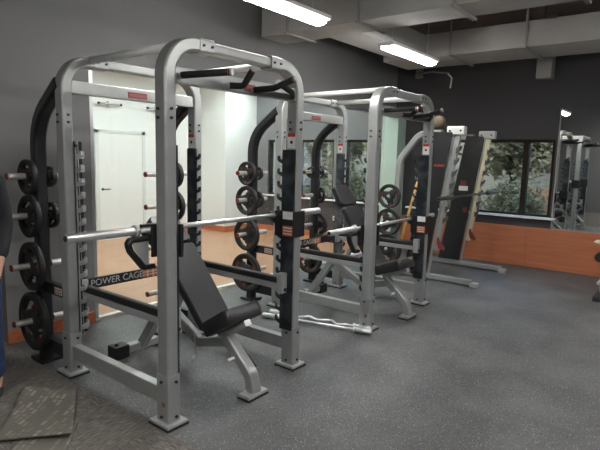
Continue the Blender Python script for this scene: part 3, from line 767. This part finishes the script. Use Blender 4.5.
# wall bracket with hanging hook high in the dark corner
e = empty('wall_bracket', (XR, 1.30, 3.05), 'thin metal bracket with a pale hook high on the dark corner wall', 'bracket')
MB().tube([(-.02, .35, .06), (-.30, -.02, .02), (-.30, -.30, -.02)], .016, 8).obj('arm', 'ductiron', e)
MB().tube(arc_path([(-.30, -.28, -.02), (-.30, -.36, -.10), (-.30, -.34, -.26)], .05, 5), .012, 8).obj('hook', 'greywht', e)
MB().box(-.02, 0, .28, .42, -.02, .14).obj('mounting_plate', 'ductiron', e)
e = empty('wall_socket', (XR, 3.33, .42), 'small white power socket on the wall under the studio window', 'socket')
MB().box(-.012, 0, -.045, .045, -.045, .045, bev=.004).obj('face_plate', 'white', e)
MB().box(-.014, -.011, -.02, .02, -.012, .012, bev=0).obj('socket_slots', 'black', e)

# ------------------------------------------------------------------ loose carpet sheets
def sheet(corners, hgt, label, name):
    """four floor corners (tl, tr, br, bl), gently buckled"""
    c0 = sum((Vector((*q, 0)) for q in corners), Vector())/4
    az = math.atan2(corners[1][1]-corners[0][1], corners[1][0]-corners[0][0]); rt = Matrix.Rotation(-az, 3, 'Z')
    tl, tr, b_r, bl = [rt @ (Vector((*q, 0))-c0) for q in corners]
    bm = bmesh.new(); nx, ny = 14, 20; g_ = {}
    for sd in (0, 1):
        for i in range(nx+1):
            for j in range(ny+1):
                u, v = i/nx, j/ny
                p_ = (tl*(1-u)+tr*u)*(1-v)+(bl*(1-u)+b_r*u)*v
                z = hgt(u, v)+.004+.006*sd
                g_[sd, i, j] = bm.verts.new((p_.x, p_.y, z))
    for i in range(nx):
        for j in range(ny):
            for sd in (0, 1): f = bm.faces.new((g_[sd, i, j], g_[sd, i+1, j], g_[sd, i+1, j+1], g_[sd, i, j+1])); f.smooth = True
    for i in range(nx):
        for j in (0, ny): bm.faces.new((g_[0, i, j], g_[0, i+1, j], g_[1, i+1, j], g_[1, i, j]))
    for j in range(ny):
        for i in (0, nx): bm.faces.new((g_[0, i, j], g_[0, i, j+1], g_[1, i, j+1], g_[1, i, j]))
    bmesh.ops.recalc_face_normals(bm, faces=bm.faces[:])
    me = bpy.data.meshes.new(name); bm.to_mesh(me); bm.free(); me.materials.append(M['tile'])
    o = bpy.data.objects.new(name, me); COL.objects.link(o); o.location = c0; o.rotation_euler = (0, 0, az); return tag(o, label, 'carpet tile')
sheet([(-.35, 1.08), (-.15, .80), (-.48, .25), (-.78, .56)], lambda u, v: .012+.045*math.exp(-((v-.18)/.16)**2)*(1-.5*u)+.03*math.exp(-((v-1)/.2)**2)*u, 'loose grey-brown carpet tile with pale blocks, buckled, in the bottom left corner', 'carpet_tile')
sheet([(-.52, .60), (-.36, .40), (-.62, .10), (-.84, .34)], lambda u, v: 0.0, 'second carpet tile mostly hidden under the buckled one', 'carpet_tile')

# ------------------------------------------------------------------ equipment at the right edge
e = empty('roman_chair', (5.25, -1.575, 0), 'small machine cut by the right edge with pale pad tip and black roller', 'exercise machine')
MB().bar((0, .0, .06), (0, -.9, .06), .06, .07).obj('floor_tube', 'silver', e)
MB().box(-.22, .22, -.02, .06, 0, .06, bev=.008).obj('front_foot', 'rubber', e)
MB().bar((0, -.35, .08), (0, -.35, .60), .06, .06, N=(0, 1, 0)).obj('post', 'silver', e)
MB().prism([(-.12, .12, .70), (-.12, -.10, .62), (-.12, -.60, .60), (-.12, -.60, .68), (-.12, -.10, .70)], (1, 0, 0), .24).obj('seat_pad', 'cream', e)
MB().tube([(-.0, -.35, .52), (0, .02, .52)], .02, 10).obj('roller_arm', 'silver', e)
MB().lathe([(-.20, .045), (-.19, .055), (.19, .055), (.20, .045)], (0, .03, .53), 'X', 18).obj('roller_pad', 'rubber', e)
MB().tube([(-.18, .02, .22), (.18, .02, .22)], .02, 10).obj('foot_bar', 'chrome', e)
MB().bar((0, .0, .08), (0, .02, .22), .04, .04, N=(1, 0, 0)).obj('foot_bar_post', 'silver', e)

# ------------------------------------------------------------------ person at the left edge
def skinned(name, verts, edges, rad, m, parent, lvl=2):
    me = bpy.data.meshes.new(name); me.from_pydata(verts, edges, []); me.materials.append(M[m])
    o = bpy.data.objects.new(name, me); COL.objects.link(o); o.parent = parent
    s_ = o.modifiers.new('skin', 'SKIN'); s_.use_smooth_shade = True
    for i, r in enumerate(rad):
        rr = r if isinstance(r, tuple) else (r, r); me.skin_vertices[0].data[i].radius = rr
    me.skin_vertices[0].data[0].use_root = True
    u = o.modifiers.new('sub', 'SUBSURF'); u.levels = lvl; u.render_levels = lvl
    return o
pe = empty('person', (-.625, 1.20, 0), 'person at the left edge in a black jacket and blue jeans, mostly out of frame', 'person', rz=math.radians(-35))
# local: faces -y, right side +x
V_ = [(0, 0, .95), (0, .01, 1.10), (0, .015, 1.28), (0, .01, 1.43), (0, 0, 1.50), (0, -.015, 1.58), (0, -.02, 1.66), (0, -.005, 1.72)]
E_ = [(i, i+1) for i in range(7)]; R_ = [(.15, .11), (.135, .10), (.16, .11), (.12, .085), (.055, .055), (.066, .080), (.075, .092), (.055, .07)]
def addc(V, E, R, root, pts):
    last = root
    for (p_, r) in pts: V.append(p_); R.append(r); E.append((last, len(V)-1)); last = len(V)-1
for s in (-1, 1):
    addc(V_, E_, R_, 3, [((s*.17, .01, 1.41), .058), ((s*.205, .03, 1.14), .043), ((s*.20, -.10, .93), .033), ((s*.195, -.15, .88), (.022, .036)), ((s*.19, -.18, .83), (.016, .034))])
    addc(V_, E_, R_, 0, [((s*.10, 0, .88), .085), ((s*.11, -.01, .50), .056), ((s*.12, .03, .10), .040), ((s*.12, -.02, .055), (.040, .034)), ((s*.12, -.12, .04), (.040, .026))])
body = skinned('body', V_, E_, R_, 'skin', pe)
# fingers
for s in (-1, 1):
    for k, (dx, ln) in enumerate(((-.026, .070), (-.009, .080), (.009, .075), (.026, .058))):
        bx = s*.19
        skinned('finger', [(bx, -.165+dx*.9, .84), (bx-s*.006, -.19+dx*.9, .84-ln*.6), (bx-s*.02, -.195+dx*.9, .84-ln)], [(0, 1), (1, 2)], [.0095, .0085, .0075], 'skin', body, 1)
    skinned('thumb', [(s*.20, -.19, .885), (s*.185, -.225, .85), (s*.18, -.23, .82)], [(0, 1), (1, 2)], [.012, .010, .009], 'skin', body, 1)
J = [(0, 0, .90), (0, .01, 1.10), (0, .015, 1.30), (0, .01, 1.44), (0, .005, 1.50)]
JE = [(i, i+1) for i in range(4)]; JR = [(.175, .135), (.160, .125), (.185, .13), (.13, .10), (.075, .075)]
for s in (-1, 1): addc(J, JE, JR, 3, [((s*.18, .01, 1.415), .078), ((s*.21, .03, 1.14), .060), ((s*.20, -.09, .945), .050)])
skinned('jacket', J, JE, JR, 'jacket', pe)
T = [(0, 0, .97), (0, 0, .90)]; TE = [(0, 1)]; TR = [(.165, .125), (.165, .125)]
for s in (-1, 1): addc(T, TE, TR, 1, [((s*.10, 0, .80), .098), ((s*.11, -.01, .50), .074), ((s*.12, .03, .11), .062)])
skinned('jeans', T, TE, TR, 'jeans', pe)
for s in (-1, 1): skinned('shoe', [(s*.12, .05, .045), (s*.12, -.04, .045), (s*.12, -.15, .035)], [(0, 1), (1, 2)], [(.043, .043), (.046, .043), (.042, .032)], 'rubber', pe)
hd = MB(); bmesh.ops.create_uvsphere(hd.bm, u_segments=20, v_segments=14, radius=1, matrix=Matrix.Translation((0, .012, 1.69)) @ Matrix.Diagonal((.083, .10, .095, 1)))
bmesh.ops.delete(hd.bm, geom=[v for v in hd.bm.verts if v.co.y < -.03 and v.co.z < 1.715 or v.co.z < 1.62], context='VERTS')
for f in hd.bm.faces: f.smooth = True
hd.obj('hair', 'hair', pe)
fc = MB(); fc.prism([(-.012, -.095, 1.625), (.012, -.095, 1.625), (.004, -.095, 1.665), (-.004, -.095, 1.665)], (0, -1, 0), .018).obj('nose', 'skin', body)
for s in (-1, 1):
    MB().lathe([(-.008, .006), (0, .011), (.006, .004)], (s*.030, -.098, 1.668), 'Y', 10).obj('eye', 'white', body)
    MB().lathe([(-.010, .004), (-.006, .005)], (s*.030, -.099, 1.668), 'Y', 8).obj('pupil', 'black', body)
    MB().lathe([(-.006, .012), (0, .024), (.006, .012)], (s*.078, .0, 1.655), 'X', 12).obj('ear', 'skin', body)
MB().box(-.022, .022, -.096, -.088, 1.602, 1.610, bev=.003).obj('mouth', 'redprint', body)

# ------------------------------------------------------------------ outdoors beyond the windows
sbox('ground_outdoors', 'ground', XR+.2, 30, -14, 20, -.3, -.2)
def bush(x, y, z0, rx, ry, rz_, n, m, label, cat, name, group, trunk=False, size=.05):
    e = empty(name, (x, y, z0), label, cat, group)
    verts, faces = [], []
    for i in range(n):
        u = random.random()**.35; th = random.uniform(0, 2*PI); ph = math.acos(random.uniform(-1, 1))
        rr = u*(.82+.18*math.sin(5*th+3*ph)+random.uniform(-.1, .1))
        c_ = Vector((rx*rr*math.sin(ph)*math.cos(th), ry*rr*math.sin(ph)*math.sin(th), rz_*rr*math.cos(ph)+(rz_ if not trunk else 1.3+rz_)))
        a = Vector((random.gauss(0, 1), random.gauss(0, 1), random.gauss(0, .6))).normalized(); b = a.cross(Vector((random.gauss(0, 1), random.gauss(0, 1), random.gauss(0, 1)))).normalized()
        s1 = size*random.uniform(.6, 1.5); k = len(verts)
        verts += [c_-a*s1, c_+b*s1*.45, c_+a*s1, c_-b*s1*.45]; faces.append((k, k+1, k+2, k+3))
    me = bpy.data.meshes.new('foliage'); me.from_pydata(verts, [], faces); me.materials.append(M[m])
    o = bpy.data.objects.new('foliage', me); COL.objects.link(o); o.parent = e
    MB().tube([(0, 0, 0), (.03, .02, (rz_*1.2 if not trunk else 2.6)), (.10, -.04, (rz_*1.7 if not trunk else 3.4))], .03 if not trunk else .10, 8).obj('trunk', 'bark', e)
    return e
shr = [(8.9, .50, 1.0, 'leafy shrub outside, left of the window mullion, nearest the glass'), (9.4, -.90, 1.0, 'leafy shrub outside the right pane of the gym window'), (9.4, 1.95, 1.1, 'leafy shrub outside, behind the slanted squat rack'),
       (9.6, 3.45, 1.15, 'leafy shrub seen through glass between the farther cage uprights'), (9.6, 4.95, 1.15, 'leafy shrub seen through glass left of the farther bench'), (9.8, 6.5, 1.1, 'leafy shrub at the far left outside the studio window')]
for x, y, s, lb in shr:
    bush(x, y, -.2, .68, .68, .80*s, 7000, 'leaf', lb, 'shrub', 'garden_shrub', 'shrubs outside the windows', False, .038)
for x, y, lb in ((12.2, 1.5, 'taller tree outside, seen above the shrubs in the gym window'), (12.2, 4.5, 'taller tree outside, seen through the studio glass behind the farther cage'), (12.2, 7.5, 'taller tree outside, leftmost behind the studio window')):
    bush(x, y, -.2, 1.45, 1.48, 1.15, 9000, 'leaf2', lb, 'tree', 'garden_tree', 'trees outside the windows', True, .09)
e = empty('brick_house', (15.5, -.4, -.2), 'terracotta-coloured house wall seen through the right window pane', 'house')
MB().box(-.1, .1, -5, 3.2, 0, 6.2, bev=0).obj('wall', 'beige', e)
MB().prism([(-.7, -3.2, 2.3), (-.1, -3.2, 2.75), (-.1, 2.8, 2.75), (-.7, 2.8, 2.3)], (0, 0, -1), .10).obj('canopy', 'brick', e)
MB().box(-.14, -.1, -.5, .6, 1.0, 2.1, bev=0).obj('window', 'frame', e)
MB().box(-.13, -.1, -3, 2.6, .2, 1.0, bev=0).obj('brick_band', 'brick', e)
e = empty('white_house', (16.5, 8, -.2), 'pale house wall seen far behind the trees', 'house')
MB().box(-.1, .1, -5, 6, 0, 6.0, bev=0).obj('wall', 'beige', e)
MB().box(-.14, -.1, -2, -.8, 1.2, 2.6, bev=0).box(-.14, -.1, 1, 2.2, 1.2, 2.6, bev=0).obj('window', 'frame', e)
